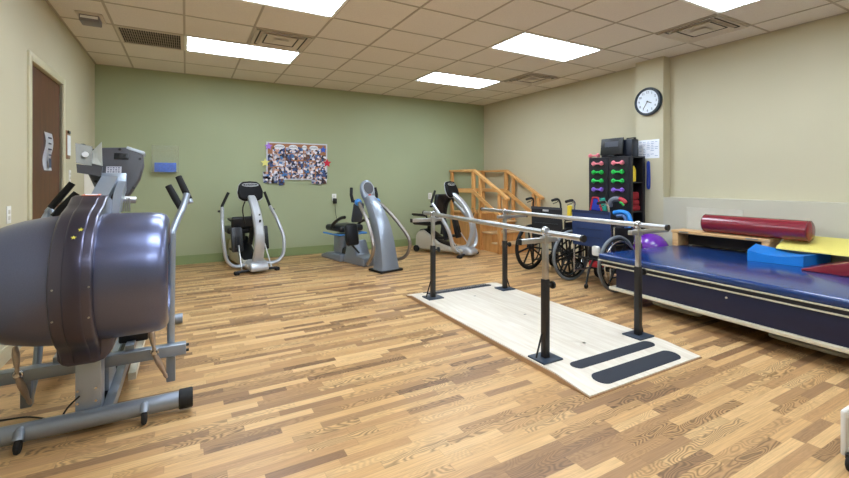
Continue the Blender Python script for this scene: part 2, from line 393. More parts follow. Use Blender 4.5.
M().box((0, 0, -.008), (.2, .26, .016), None, .005).build('base_plate', VENTM, t)
M().box((0, -.02, -.045), (.15, .16, .06), None, .008).build('housing', mat('grey_housing', (128, 122, 122), .5), t)
M().box((0, -.102, -.038), (.13, .006, .022)).build('strobe_window', WHITE, t)

# ---------------------------------------------------------------- wall items, left wall
t = thing('paper_notice', 'curled white paper notice taped to the brown door', 'notice', (LX-.02, -1.49, 1.455))
pts = [(.004+.012*math.sin(i*.9+.4), i/8) for i in range(9)]
f = M()
b = bmesh.new()
rows = []
for dx, q in pts:
    rows.append([b.verts.new((.010+.007*math.sin(q*6.3), y+.022*math.sin(q*6.3), .165-.33*q)) for y in (-.12, .12)])
for A, B_ in zip(rows, rows[1:]): b.faces.new((A[0], A[1], B_[1], B_[0]))
bmesh.ops.solidify(b, geom=b.faces[:], thickness=.002); f._merge(b); f.build('sheet', PAPER, t)
f = M()
for i, z in enumerate((.12, .07, .02, -.03)): f.box((.022, .005, z), (.002, .1-.02*(i % 2), .012))
f.box((.023, .0, -.1), (.002, .07, .08)).build('printing', INK, t)
t = thing('clipboard', 'brown wooden clipboard with white sheet hanging beside the door frame', 'clipboard', (LX, -.87, 1.57))
M().box((.008, -.02, -.01), (.014, .18, .28), None, .004).build('board', wood('clipboard_wood', (120, 78, 44), (146, 98, 60), 'Z'), t)
M().box((.017, 0, -.015), (.003, .13, .2)).build('sheet', PAPER, t)
M().box((.022, -.02, .115), (.012, .09, .03), None, .004).build('clip', BLACK, t)
tag(place(M().span(LX, LX+.035, -.25, -.15, 1.53, 1.62, .006).build('thermostat', BLACK), (LX, -.2, 1.575)), 'small black box on cream wall near the green corner', 'wall box')
def outlet(loc, face, label):
    rz = {'x': 0, 'y': -PI/2}[face]
    t = thing('wall_outlet', label, 'outlet', loc, rz)
    M().box((.003, 0, 0), (.006, .075, .118), None, .003).build('cover_plate', WHITE, t)
    for z in (-.02, .02): M().box((.007, 0, z), (.004, .032, .028), None, .002).build('socket', mat('socket_ivory', (205, 200, 188), .4), t)
    return t
outlet((LX, -2.49, .97), 'x', 'white outlet on cream wall before the brown door')
outlet((LX, -.76, 1.25), 'x', 'white switch plate on cream wall behind the book tray of big trainer')
outlet((2.8, BY, .92), 'y', 'white outlet with a black charger plugged in on green wall')
outlet((4.66, BY, .91), 'y', 'plain white outlet on green wall beside the stepper next to wooden stairs')
t = thing('plug_cord', 'black charger and cord hanging from outlet down to grey stepper', 'power cord', (2.8, BY-.012, .87))
M().box((0, -.03, -.01), (.06, .055, .09), None, .01).build('charger', BLACK, t)
M().tube([(0, -.035, -.05), (.01, -.04, -.2), (.05, -.06, -.45), (.1, -.1, -.66), (.12, -.3, -.86)], .004, 6, 5).build('cord', BLACK, t)
t = thing('file_rack', 'white slotted wall file rack by the corner behind the big trainer console', 'rack', (LX, .12, 1.17))
f = M().box((.008, 0, 0), (.014, .34, .26)).box((.05, 0, -.12), (.09, .34, .012)).box((.05, 0, .12), (.09, .34, .012))
for y in (-.165, -.055, .055, .165): f.box((.05, y, 0), (.09, .012, .25))
f.build('rack_body', WHITE, t)

# ---------------------------------------------------------------- wall items, green wall
t = thing('glove_box_holder', 'clear acrylic holder with blue box on green wall', 'holder', (.375, BY, 1.31))
f = M().box((0, -.095, .19), (.32, .006, .38)).box((0, -.05, .004), (.32, .09, .008)).box((-.157, -.05, .19), (.006, .09, .38)).box((.157, -.05, .19), (.006, .09, .38))
f.build('acrylic_case', ACRY, t)
gb = tag(place(M().span(.245, .505, .56, .625, 1.322, 1.45, .004).build('glove_box', mat('blue_carton', (28, 92, 214), .45, noise=.3, nscale=30)), (.375, .6, 1.322)), 'blue printed glove box inside clear holder on green wall', 'box')

t = thing('photo_board', 'cork board covered in snapshots with coloured paper stars on green wall', 'photo board', (2.18, BY, 1.49))
M().box((.015, -.008, .02), (.93, .014, .56), None, .003).build('cork_panel', CORK, t)
f = M()
for s in (-1, 1): f.box((.015, -.012, .02+s*.287), (.96, .02, .02)).box((.015+s*.47, -.0122, .02), (.02, .0205, .57))
f.build('frame', mat('silver_frame', (206, 208, 214), .35, .4), t)
snaps = [snapshot('snapshot_%d' % i, i) for i in range(12)]
R_ = random.Random(4); n = 0
for r in range(5):
    for c in range(10):
        if r == 0 and c in (0, 9): continue
        f = M().box((-.415+c*.095+R_.uniform(-.01, .01), -.018-.0012*(n % 3), .19-r*.105+R_.uniform(-.01, .01)), (.092, .0012, .1), (0, R_.uniform(-.12, .12), 0))
        f.build('snapshot', snaps[R_.randrange(12)], t); n += 1
for x, z in ((-.47, -.2), (-.47, -.27), (-.4, -.28), (-.34, -.28), (-.24, -.31), (.28, -.29), (.36, -.3), (.44, -.29), (.45, -.2)):
    M().box((x, -.0235, z), (.09, .0012, .1), (0, R_.uniform(-.12, .12), 0)).build('snapshot', snaps[R_.randrange(12)], t)
for x, wd in ((-.27, .16), (-.06, .14), (.12, .08), (.27, .14)):
    o = M().lathe((x, -.028, .245), (0, 1, 0), [(0, 1), (.002, 1)], 20, (.038, wd/2)).build('caption_cloud', PAPER, t)
    f = M(); q = int(wd/.018)
    for i in range(q): f.box((x-wd*.36+i*wd*.72/max(1, q-1), -.0285, .245+.003*((i*7) % 3-1)), (.007, .0015, .02))
    f.build('lettering', INK, o)
def star(x, z, r, m, lab):
    poly = [(x+(r if i % 2 == 0 else r*.45)*math.sin(i*PI/5), z+(r if i % 2 == 0 else r*.45)*math.cos(i*PI/5)) for i in range(10)]
    o = M().prism(poly, 'Y', -.036, -.032).build('paper_star', m, t); o['label'] = lab
star(-.435, .245, .065, mat('lilac_paper', (170, 120, 215), .6), 'lilac paper star'); star(.425, .22, .06, mat('blue_paper', (60, 100, 200), .6), 'blue paper star')
star(-.485, -.01, .07, mat('yellow_paper', (228, 222, 130), .6), 'yellow paper star'); star(.49, .0, .075, mat('red_paper', (205, 30, 60), .6), 'red paper star')

# ---------------------------------------------------------------- right wall: clock, paper, panel
t = thing('wall_clock', 'round white faced wall clock with thick dark rim on cream pillar', 'clock', (5.75, -3.035, 2.2))
M().lathe((0, 0, 0), (-1, 0, 0), [(0, .175), (.03, .18), (.045, .172), (.045, .148), (.03, .145)], 40).build('rim', mat('dark_teal_rim', (24, 38, 52), .35), t)
M().cyl((-.031, 0, 0), (-.033, 0, 0), .146, seg=40).build('face', CLOCKF, t)
for i in range(1, 13):
    a = i*PI/6
    text_mesh('numeral', str(i), .042, INK, t, (-.034, -.115*math.sin(a), .115*math.cos(a)), (PI/2, 0, -PI/2))
for nm, a, ln, wd in (('hour_hand', math.radians(115), .07, .01), ('minute_hand', math.radians(212), .11, .007)):
    M().box((-.0375, 0, ln/2-.01), (.002, wd, ln)).xf(Matrix.Rotation(a, 4, 'X')).build(nm, BLACK, t)
M().cyl((-.036, 0, 0), (-.042, 0, 0), .009).build('hub', BLACK, t)
t = thing('printed_chart', 'white printed chart sheet on the pillar below the clock', 'chart', (5.75, -3.03, 1.6))
M().box((-.002, 0, 0), (.003, .28, .235)).build('sheet', PAPER, t)
f = M(); rr = random.Random(3)
for i in range(9):
    for j in range(5):
        if rr.random() < .8: f.box((-.004, .11-.053*j, .09-.022*i), (.001, .025+.02*rr.random(), .006))
f.build('printing', mat('pale_ink', (130, 145, 180), .7), t)

# ---------------------------------------------------------------- wooden training stairs in the far corner
SX0, SX1 = 5.12, 5.86
t = thing('training_stairs', 'honey coloured wooden training stairs with handrails in the far corner', 'stairs', (5.49, -.2, 0))
o = (5.49, -.2, 0)
steps = [(-.93, -.66, .16), (-.66, -.40, .32), (-.40, -.13, .48), (-.13, .60, .62)]
for i, (y0, y1, z) in enumerate(steps):
    M(o).span(SX0-.02, SX1+.005, y0-.025, y1, z-.025, z, .005).build('tread', mat('worn_tread', (206, 170, 124), .5) if i < 3 else HONEYY, t)
for x in (SX0, SX1-.025):
    poly = [(-.92, 0), (.6, 0), (.6, .595), (-.12, .595), (-.12, .455), (-.39, .455), (-.39, .295), (-.65, .295), (-.65, .135), (-.92, .135)]
    M(o).prism(poly, 'X', x, x+.025).build('side_panel', HONEY, t)
for (y0, y1, z), zb in zip(steps, (0, .16, .32, .48)):
    M(o).span(SX0+.025, SX1-.025, y0+.01, y0+.028, zb, z-.025).build('riser', HONEY, t)
for k, x in enumerate((SX0-.025, SX1-.02)):
    xo = x
    def post(y, z0, z1, w=.07): M(o).span(xo-.02, xo+.02, y-w/2, y+w/2, z0, z1, .004).build('post', HONEY, t)
    post(.54, 0, 1.37); post(-.16, 0, 1.37, .08); post(-.36, 0, 1.27, .06)
    post(-1.0, .72, .91, .06); post(-.88, 0, .98, .06)
    M(o).span(x-.03, x+.03, -.2, .6, 1.365, 1.405, .006).build('handrail', HONEYY, t)
    M(o).sweep([(x, -.18, 1.385), (x, -1.1, .9)], [(-.03, -.02), (.03, -.02), (.03, .02), (-.03, .02)], side=(1, 0, 0)).build('handrail', HONEYY, t)
    M(o).span(x-.035, x-.018, -.16, .56, .98, 1.05, .003).build('mid_rail', HONEYY, t)
    M(o).sweep([(x-.027, -.17, 1.02), (x-.027, -.98, .59)], [(-.009, -.032), (.009, -.032), (.009, .032), (-.009, .032)], side=(1, 0, 0)).build('mid_rail', HONEYY, t)
M(o).span(SX0, SX1, .56, .595, 1.365, 1.404, .004).span(SX0, SX1, .565, .59, .98, 1.05).build('back_rail', HONEYY, t)

# ---------------------------------------------------------------- parallel bars on their platform
PO = (3.13, -3.55, 0)
t = thing('parallel_bars', 'steel parallel walking bars on black posts over a pale birch platform', 'parallel bars', PO)
f = M(PO)
f.prism([(-2.40, .004), (-2.40, .012), (-2.52, .036), (-4.50, .036), (-4.755, .012), (-4.755, .004)], 'X', 2.615, 3.71)
SH = Matrix.Identity(4); SH[0][1] = .0257; SH[0][3] = .0257*(4.735) - .045
f.xf(SH).build('platform', BIRCH, t)
M(PO).prism([(-2.395, 0), (-2.395, .006), (-2.52, .029), (-4.50, .029), (-4.762, .006), (-4.762, 0)], 'X', 2.608, 3.717).xf(SH).build('platform_edge', BIRCH_E, t)
def zs(y):
    if y > -2.52: return .036-(y+2.52)/.12*.024
    if y < -4.50: return .036-(-4.50-y)/.255*.024
    return .036
for y0, y1 in ((-2.44, -2.50), (-2.53, -2.60), (-4.44, -4.53), (-4.60, -4.72)):
    f = M(PO); b = bmesh.new(); top = []; h = (y0-y1)/2; yc = (y0+y1)/2; x0, x1 = 2.73+.0257*(4.735+yc), 3.54+.0257*(4.735+yc)
    loop = [(x1-h+h*math.cos(a), yc+h*math.sin(a)) for a in [(-PI/2+PI*i/12) for i in range(13)]] + [(x0+h-h*math.cos(a), yc-h*math.sin(a)) for a in [(-PI/2+PI*i/12) for i in range(13)]]
    v0 = [b.verts.new((x, y, zs(y))) for x, y in loop]; v1 = [b.verts.new((x, y, zs(y)+.003)) for x, y in loop]
    b.faces.new(v1); b.faces.new(v0[::-1])
    for i in range(len(loop)): j = (i+1) % len(loop); b.faces.new((v0[i], v0[j], v1[j], v1[i]))
    f._merge(b).build('grip_strip', PAD, t)
for x, y in ((3.17, -2.85), (3.12, -4.25), (3.2, -3.55)): M(PO).cyl((x, y, .033), (x, y, .036), .012).build('screw', BLACK, t)
BARZ = .868
for (x, y, out), OL in zip(((2.77, -2.70, -1), (3.62, -2.78, 1), (2.68, -4.31, -1), (3.59, -4.35, 1)), (.24, .3, .22, .35)):
    p = M(PO).span(x-.021, x+.021, y-.021, y+.021, .04, .555, .004).build('post', mat('black_post_paint', (34, 31, 30), .45), t)
    M(PO).span(x-.085, x+.085, y-.075, y+.075, .034, .046, .003).build('base_plate', mat('slate_plate', (40, 52, 68), .45), p)
    M(PO).cyl((x+out*.07, y+.01, .05), (x+out*.02, y+.01, .2), .006).build('brace', BLACK, p)
    M(PO).span(x-.016, x+.016, y-.016, y+.016, .555, .815, .003).build('inner_tube', STEEL, p)
    f = M(PO)
    f.cyl((x+.018, y, .51), (x+.06, y, .51), .008).lathe((x+.055, y, .51), (1, 0, 0), [(0, .012), (.003, .026), (.016, .026), (.02, .01)], 10)
    f.build('height_knob', BLACK, p)
    a = M(PO).span(min(x-out*.1, x+out*OL), max(x-out*.1, x+out*OL), y-.016, y+.016, .797, .829, .003).build('outrigger', STEEL, t)
    M(PO).span(x-.028, x+.028, y-.024, y+.024, .79, .835, .004).cyl((x, y, .83), (x, y, BARZ-.01), .018).build('saddle', STEEL, a)
    M(PO).ring((x, y, BARZ), (0, 1, 0), .026, .006, 20, 8, 2.5).build('clamp', CHROME, a)
    M(PO).box((x+out*(OL+.002), y, .813), (.012, .036, .036), None, .003).build('end_cap', BLACK, a)
for pts in (((2.785, -2.50, BARZ), (2.67, -4.62, BARZ-.01)), ((3.635, -2.36, BARZ), (3.59, -4.57, BARZ))):
    bar = M(PO).cyl(pts[0], pts[1], .019, seg=24).build('handrail', STEEL, t)
    for i in (0, 1):
        d_ = (Vector(pts[1])-Vector(pts[0])).normalized()*(-1 if i == 0 else 1)
        M(PO).cyl(Vector(pts[i])-d_*.004, Vector(pts[i])+d_*.012, .0215, seg=24).build('end_cap', BLACK, bar)

# ---------------------------------------------------------------- mat table along the right wall
TX0, TX1, TY0, TY1, TZ = 4.27, 5.68, -6.0, -3.425, .465
TO = (4.98, -4.7, 0)
t = thing('mat_table', 'long low treatment table with shiny royal blue vinyl top and navy skirt', 'treatment table', (TO[0]-.05, TO[1]-.045, 0), math.radians(-2.6))
M(TO).span(TX0, TX1, TY0, TY1, TZ-.065, TZ, .026, 4).build('mat_top', NAVY, t)
M(TO).span(TX0-.001, TX1-.01, TY0+.01, TY1-.005, TZ-.072, TZ-.061, .003).build('white_piping', WHITEM, t)
M(TO).span(TX0+.03, TX1-.02, TY0+.03, TY1-.03, TZ-.115, TZ-.08, .004).build('top_frame', mat('dark_frame', (40, 38, 48), .5), t)
M(TO).tube([(TX0+.045, TY1-.19, TZ-.12), (TX0+.035, TY1-.06, TZ-.12), (TX0+.035, TY1-.03, TZ-.118)], .008, 8).span(TX0, TX0+.03, TY0+.05, TY1-.04, TZ-.114, TZ-.106, .002).build('front_rail', WHITEM, t)
M(TO).span(TX0+.03, TX1-.03, TY0+.1, -3.62, .15, TZ-.11, .003).build('skirt', NAVYD, t)
M(TO).cyl((TX0+.03, -4.62, .30), (TX0+.024, -4.62, .30), .008).build('snap', WHITE, t)
M(TO).span(TX0, TX0+.06, TY0+.1, -3.56, .128, .158, .005).span(TX0+.06, TX1-.03, -3.6, -3.56, .128, .16, .005).build('lower_frame', WHITEM, t)
for y0, y1 in ((-3.80, -4.26), (-4.76, -5.24)):
    M(TO).tube([(4.66, y0-.02, .13), (4.64, y0-.02, .05), (4.60, y0-.02, .022), (4.57, y0-.07, .02), (4.57, y1+.07, .02), (4.60, y1+.02, .022), (4.64, y1+.02, .05), (4.66, y1+.02, .13)], .0165, 10, 4).build('floor_runner', WHITEM, t)
M(TO).span(4.6, 5.5, -5.7, -3.75, .1, .17).build('undercarriage', BLACK, t)
for x in (4.75, 5.4):
    for y in (-3.9, -5.6): M(TO).cyl((x, y, 0), (x, y, .11), .03).build('leg', BLACK, t)

# things on the mat table
BO = (5.52, -3.97, TZ)
t = thing('wooden_bench', 'low pine bench sitting on the blue mat table under the maroon roll', 'bench', BO)
M(BO).span(5.44, 5.68, -4.44, -3.50, .613, .645, .004).build('bench_top', PINEY, t)
for y in (-3.54, -4.40): M(BO).span(5.445, 5.675, y-.03, y+.03, TZ+.001, .614, .003).build('leg', PINEY, t)
for y in (-3.64, -4.29): M(BO).span(5.437, 5.441, y-.05, y+.05, .622, .636).build('hinge_plate', STEEL, t)
M(BO).span(5.655, 5.672, -4.37, -3.57, .475, .61).build('dark_backing', mat('under_bench_shade', (48, 40, 34), .7), t)  # added dark sheet, its colour stands in for the shade under the bench
t = thing('bolster_roll', 'long shiny maroon bolster roll lying on the pine bench', 'bolster', (5.53, -4.27, .745))
M().lathe((0, .455, 0), (0, -1, 0), [(0, .0), (0, .085), (.012, .096), (.89, .096), (.902, .085), (.91, .06), (.912, 0)], 36).build('roll', MAROON, t)
M().ring((0, .444, 0), (0, 1, 0), .0945, .0035, 36, 6).ring((0, -.436, 0), (0, 1, 0), .0945, .0035, 36, 6).build('seam', mat('dark_maroon_seam', (100, 20, 34), .4), t)
t.location.z = .645+.0985
t = thing('foam_block', 'bright blue scooped foam cushion in front of the bench on mat table', 'foam cushion', (5.33, -4.57, TZ))
q = [(5.13, -4.39), (5.21, -4.77), (5.69, -4.80), (5.385, -4.35)]
b = bmesh.new(); N = 12; lo = []; hi = []
for i in range(N+1):
    a = i/N
    for j in range(N+1):
        c = j/N
        p0 = Vector(q[0]).lerp(Vector(q[1]), a); p1 = Vector(q[3]).lerp(Vector(q[2]), a); p = p0.lerp(p1, c)
        h = .1-.034*math.sin(PI*min(1, max(0, (a*.9+.02))))**1.0+.035*c*(1-a)
        lo.append(b.verts.new((p.x-5.33, p.y+4.57, .001))); hi.append(b.verts.new((p.x-5.33, p.y+4.57, h)))
I = lambda i, j: i*(N+1)+j
for i in range(N):
    for j in range(N):
        b.faces.new([hi[k] for k in (I(i, j), I(i+1, j), I(i+1, j+1), I(i, j+1))]); b.faces.new([lo[k] for k in (I(i, j), I(i, j+1), I(i+1, j+1), I(i+1, j))])
for i in range(N):
    for (a, c) in ((I(i, 0), I(i+1, 0)), (I(i+1, N), I(i, N)), (I(0, i+1), I(0, i)), (I(N, i), I(N, i+1))):
        b.faces.new((lo[a], lo[c], hi[c], hi[a]))
bmesh.ops.recalc_face_normals(b, faces=b.faces[:])
f = M(); f._merge(b); f.build('foam_body', BLUEF, t)
YW = M().prism([(5.40, .57), (5.695, .64), (5.695, .69), (5.41, .59)], 'Y', -4.50, -5.7, .004).build('foam_wedge', YELLOWF)
tag(place(YW, (5.55, -5.1, .6)), 'pale yellow foam wedge leaning on wall behind the blue cushion', 'foam wedge')
RW = M().prism([(-4.82, TZ+.001), (-4.82, TZ+.014), (-5.40, TZ+.21), (-5.40, TZ+.001)], 'X', 5.02, 5.385, .006).build('foam_wedge', MAROON)
tag(place(RW, (5.2, -5.07, TZ)), 'maroon vinyl wedge cushion at the edge of mat table beside blue cushion', 'foam wedge')
t = thing('exercise_ball', 'purple exercise ball wedged between mat table and dumbbell cabinet', 'exercise ball', (5.5, -3.22, .37))
M().ell((0, 0, 0), (.199, .199, .199), seg=40).build('ball_skin', BALL, t)
f = M()
for i in range(-3, 4): f.ring((0, 0, i*.022), (0, 0, 1), math.sqrt(.199**2-(i*.022)**2), .0015, 48, 6)
f.build('ridges', BALL, t); M().cyl((-.19, -.05, .03), (-.198, -.052, .031), .01).build('valve_plug', WHITE, t)

# ---------------------------------------------------------------- dumbbell cabinet
KX0, KX1, KY0, KY1, KZ = 5.45, 5.72, -3.00, -2.36, 1.51
t = thing('dumbbell_cabinet', 'tall black cabinet with coloured dumbbells on its front beside the pillar', 'cabinet', (5.58, -2.68, 0))
KO = (5.58, -2.68, 0)
CAB = mat('black_laminate', (30, 30, 36), .5)
M(KO).span(KX0, KX1, KY1-.02, KY1, 0, KZ-.02).build('side_panel', CAB, t)
M(KO).span(KX0, KX1, KY0, KY1, KZ-.02, KZ, .002).build('top_panel', CAB, t)
M(KO).span(KX0+.004, KX0+.02, KY0+.03, KY1-.02, 0, KZ-.02).span(KX0-.006, KX0+.004, -2.665, -2.655, 0, KZ-.02).span(KX0-.006, KX0+.004, -2.965, -2.955, 0, KZ-.02).build('front_panel', CAB, t)
M(KO).span(KX1-.012, KX1, KY0, KY1-.02, 0, KZ-.02).build('dark_backing', CAB, t)
M(KO).span(KX0, KX0+.03, KY0, KY0+.03, 0, KZ-.02).span(KX1-.045, KX1-.012, KY0, KY0+.03, 0, KZ-.02).build('post', CAB, t)
for z in (.05, .42, .8, 1.17): M(KO).span(KX0+.02, KX1-.012, KY0+.005, KY1-.02, z, z+.015).build('shelf', CAB, t)
for y, z in [(y, z) for y in (-2.525, -2.83) for z in (1.415, 1.30, 1.185, 1.07)]:
    M(KO).span(KX0-.03, KX0+.004, y-.03, y+.03, z-.014, z-.002, .002).build('cradle', CAB, t)
def dumbbell(loc, m, label, grp=None):
    t = thing('dumbbell', label, 'dumbbell', loc, 0, grp)
    for s in (-1, 1): M().lathe((0, s*.038, 0), (0, s, 0), [(0, .014), (.004, .024), (.016, .031), (.032, .031), (.044, .022), (.046, 0)], 6).build('head', m, t)
    M().cyl((0, -.042, 0), (0, .042, 0), .0115, seg=12).build('handle', m, t)
    return t
D0 = {}
for y, cn in ((-2.525, 'in the outer column away from the pillar'), (-2.83, 'in the column nearer the pillar')):
    for z, m, c in ((1.415, PINK, 'pink dumbbell on top peg'), (1.30, GRN, 'upper of two green dumbbells'), (1.185, GRN, 'lower of two green dumbbells'), (1.07, PUR, 'purple dumbbell')):
        lab = c+' '+cn; loc = (KX0-.035, y, z+.012)
        key = m.name
        if key in D0: r = dup(D0[key], loc, 0, lab)
        else: r = D0[key] = dumbbell(loc, m, lab)
        r['group'] = 'coloured dumbbells on the black cabinet'
r = dup(D0[PINK.name], (5.49, -2.41, KZ+.031), 0, 'pink dumbbell lying on top of the black cabinet', 'coloured dumbbells on the black cabinet')
# contents on the shelves, seen through the open side
for (z, m, lab, nm) in ((1.187, YEL, 'yellow roll on top shelf inside the black cabinet', 'exercise_roll'), (.817, mat('dark_red_cloth', (150, 28, 40), .7), 'red folded pad on middle shelf inside black cabinet', 'folded_pad'), (.437, mat('plum_cloth', (90, 24, 60), .7), 'plum folded pad on low shelf inside black cabinet', 'folded_pad')):
    if nm == 'exercise_roll': o_ = M().lathe((5.56, -2.93, z), (0, 0, 1), [(0, .03), (.005, .045), (.15, .045), (.2, .025), (.21, 0)], 20).build(nm, m)
    else: o_ = M().span(5.5, 5.68, -2.97, -2.72, z, z+.07, .02).span(5.5, 5.67, -2.965, -2.73, z+.07, z+.14, .02).span(5.51, 5.67, -2.96, -2.73, z+.14, z+.24, .02).build(nm, m)
    tag(place(o_, (5.58, -2.85, z)), lab, 'exercise gear')
tag(place(M().tube([(5.738, -3.02, 1.42), (5.738, -3.022, 1.25), (5.738, -3.02, 1.12), (5.738, -3.045, 1.11), (5.738, -3.048, 1.25), (5.738, -3.042, 1.42), (5.738, -3.03, 1.44)], .011, 8, 4, True).build('strap', mat('blue_strap', (34, 60, 150), .6)), (5.738, -3.05, 1.27)), 'blue strap loop hanging on the pillar beside the black cabinet', 'strap')
# case and music-stand panel on top
t = thing('black_case', 'black equipment case standing on top of the dumbbell cabinet', 'case', (5.6, -2.72, KZ))
M().box((0, 0, .11), (.14, .46, .22), None, .012).build('case_body', mat('blue_black_case', (26, 32, 44), .4), t)
M().box((0, -.22, .222), (.03, .012, .02)).box((0, -.12, .222), (.03, .012, .02)).box((0, -.17, .236), (.03, .12, .012), None, .004).build('handle', BLACK, t)
t = thing('tilted_panel', 'black control panel tilted against the case on top of cabinet', 'panel', (5.475, -2.70, KZ))
M().box((0, 0, .135), (.018, .33, .22), (0, .12, 0), .006).build('panel_body', BLACK, t)
M().box((.0, 0, .012), (.07, .12, .022), None, .004).build('foot', BLACK, t)
M().box((-.0115, 0, .03), (.002, .2, .07)).xf(Matrix.Translation((0, 0, .135)) @ Matrix.Rotation(.12, 4, 'Y')).build('display', mat('grey_display', (70, 74, 84), .3), t)
# items hanging low on the cabinet front
t = thing('cloth_bag', 'red edged blue and teal bag hanging on the front of black cabinet', 'bag', (5.40, -2.53, .905))

M().prism([(-.1, -.1), (.08, -.1), (.04, .07), (-.04, .07)], 'X', -.03, .015, .006).build('bag_body', mat('royal_blue_cloth', (36, 60, 170), .6), t)
for a, c in (((-.1, -.1), (-.04, .07)), ((.08, -.1), (.04, .07)), ((-.04, .07), (.04, .07))): M().cyl((-.032, a[0], a[1]), (-.032, c[0], c[1]), .011, seg=8).build('red_edge', RED, t)
M().prism([(-.16, -.1), (-.1, -.1), (-.05, .06), (-.12, .07)], 'X', -.02, .01, .004).build('teal_flap', TEAL, t)
t = thing('ankle_weight', 'grey arched ankle weight with red end hanging on black cabinet front', 'weight', (5.385, -2.84, .93))
M().tube([(0, .1, -.06), (-.01, .08, .0), (-.01, .03, .035), (-.01, -.05, .04)], .032, 12, 5).build('grey_cuff', mat('grey_cuff_cloth', (110, 114, 124), .7), t)
M().tube([(-.01, -.05, .04), (-.01, -.1, .02), (-.01, -.13, -.01)], .03, 12, 5).build('red_cuff_end', mat('red_cloth', (180, 50, 60), .6), t)
M().tube([(-.03, -.07, -.0), (-.035, -.1, -.01), (-.03, -.12, -.04)], .014, 8, 4).build('green_band', GRN, t)
t = thing('blue_hose', 'bright blue curved strap under the grey ankle weight on black cabinet', 'strap', (5.385, -2.9, .76))
M().tube([(0, .1, .03), (0, 0, .05), (0, -.09, .03), (0, -.13, -.05), (0, -.13, -.16)], .028, 10, 5).build('strap_loop', mat('sky_blue_strap', (50, 140, 225), .4), t)
M().tube([(-.01, .05, -.01), (-.01, -.04, 0), (-.01, -.08, -.06), (-.01, -.08, -.16)], .02, 10, 5).build('inner_loop', mat('pale_blue_strap', (90, 120, 170), .4), t)

# ---------------------------------------------------------------- wheelchairs (local: faces +x, origin under the rear axle)
def wheelchair(name, label, loc, rz, fab, tyre, blue, k=1.0):
    t = thing(name, label, 'wheelchair', loc, rz)
    for s in (-1, 1):
        y = s*.285*k; Rw = .292
        w = M().ring((0, y, Rw+.014), (0, 1, 0), Rw-.004, .018, 44, 8).build('wheel', tyre, t)
        M().ring((0, y, Rw+.014), (0, 1, 0), .262, .012, 40, 6).build('rim', BLACK, w)
        f = M().cyl((0, y-.035, Rw+.014), (0, y+.035, Rw+.014), .035)
        for k8 in range(8):
            a = k8*PI/4+.2
            f.sweep([(.03*math.cos(a), y, Rw+.014+.03*math.sin(a)), (.258*math.cos(a), y, Rw+.014+.258*math.sin(a))], [(-.011, -.006), (.011, -.006), (.011, .006), (-.011, .006)])
        f.build('spokes', BLACK, w)
        M().ring((0, y+s*.036, Rw+.014), (0, 1, 0), .245, .009, 40, 6).build('hand_rim', CHROME if blue else BLACK, w)
        c = M().ring((.42, s*.22*k, .1), (0, 1, 0), .082, .018, 24, 8).build('caster', RUBBER, t)
        M().lathe((.42, s*.22*k-.012, .1), (0, 1, 0), [(0, .07), (.024, .07)], 20).build('caster_hub', mat('grey_hub', (90, 92, 96), .5), c)
        M().sweep([(.42, s*.22*k+.028, .1), (.40, s*.22*k+.028, .2), (.40, s*.22*k, .22)], [(-.012, -.003), (.012, -.003), (.012, .003), (-.012, .003)]).cyl((.40, s*.22*k, .21), (.40, s*.22*k, .34), .018).build('caster_fork', BLACK, c)
        fr = CHROME if blue else BLACK
        M().tube([(-.02, s*.225*k, .12), (-.02, s*.225*k, .5), (-.035, s*.215*k, .86), (-.04, s*.205*k, .93), (-.065, s*.2*k, .965), (-.1, s*.2*k, .968)], .012, 8, 4).build('back_post', fr, t)
        g_ = M().tube([(-.085, s*.2*k, .968), (-.13, s*.2*k, .966), (-.19, s*.2*k, .955)], .017, 10, 3).build('push_grip', RUBBER, t)
        M().tube([(-.07, s*.2*k, .945), (-.1, s*.2*k, .93), (-.17, s*.2*k, .915)], .006, 6).build('brake_lever', fr, g_)
        M().tube([(-.02, s*.225*k, .14), (.38, s*.225*k, .14), (.44, s*.225*k, .2), (.44, s*.225*k, .48)], .011, 8).tube([(-.02, s*.225*k, .49), (.46, s*.225*k, .49), (.52, s*.225*k, .42), (.58, s*.21, .16)], .011, 8, 3).build('side_frame', fr, t)
        a_ = M().tube([(0, s*.25*k, .5), (0, s*.25*k, .69), (.02, s*.25*k, .7), (.28, s*.25*k, .7), (.34, s*.25*k, .66), (.34, s*.25*k, .5)], .01, 8).build('arm_frame', fr, t)
        M().box((.15, s*.25*k, .715), (.29, .05, .03), None, .01).build('arm_pad', BLACKV, a_)
        M().box((.16, s*.25*k, .59), (.3, .006, .17)).build('side_guard', BLACK, a_)
        M().box((.6, s*.12, .1), (.14, .14, .014), (0, -.15, 0), .004).tube([(.57, s*.21, .18), (.6, s*.2, .11)], .01, 6).build('foot_plate', BLACK, t)
        M().tube([(.2, s*.255*k, .46), (.27, s*.27*k, .49), (.3, s*.275*k, .58)], .009, 6).build('wheel_lock', BLACK, t)
    # seat, back, cross brace
    M().box((.2, 0, .485), (.42, .43*k, .035), None, .012).build('seat_sling', fab, t)
    f = M(); f.box((-.035, 0, .655), (.024, .47*k, .41), (0, -.03, 0), .01)
    bk = f.build('backrest', fab, t)
    f = M()
    for z in (.56, .65, .74): f.box((-.05+(.655-z)*-.03, 0, z), (.004, .36, .006), (0, -.03, 0))
    f.box((-.055, 0, .845), (.006, .46*k, .03)).build('stitching', mat(('navy' if blue else 'black')+'_seams', (22, 38, 78) if blue else (60, 62, 70), .6), bk)
    M().cyl((.2, -.2*k, .14), (.2, .2*k, .47), .011, seg=8).cyl((.22, .2*k, .14), (.22, -.2*k, .47), .011, seg=8).build('cross_brace', BLACK, t)
    M().cyl((0, -.25, .306), (0, .25, .306), .012, seg=8).build('axle', BLACK, t)
    return t
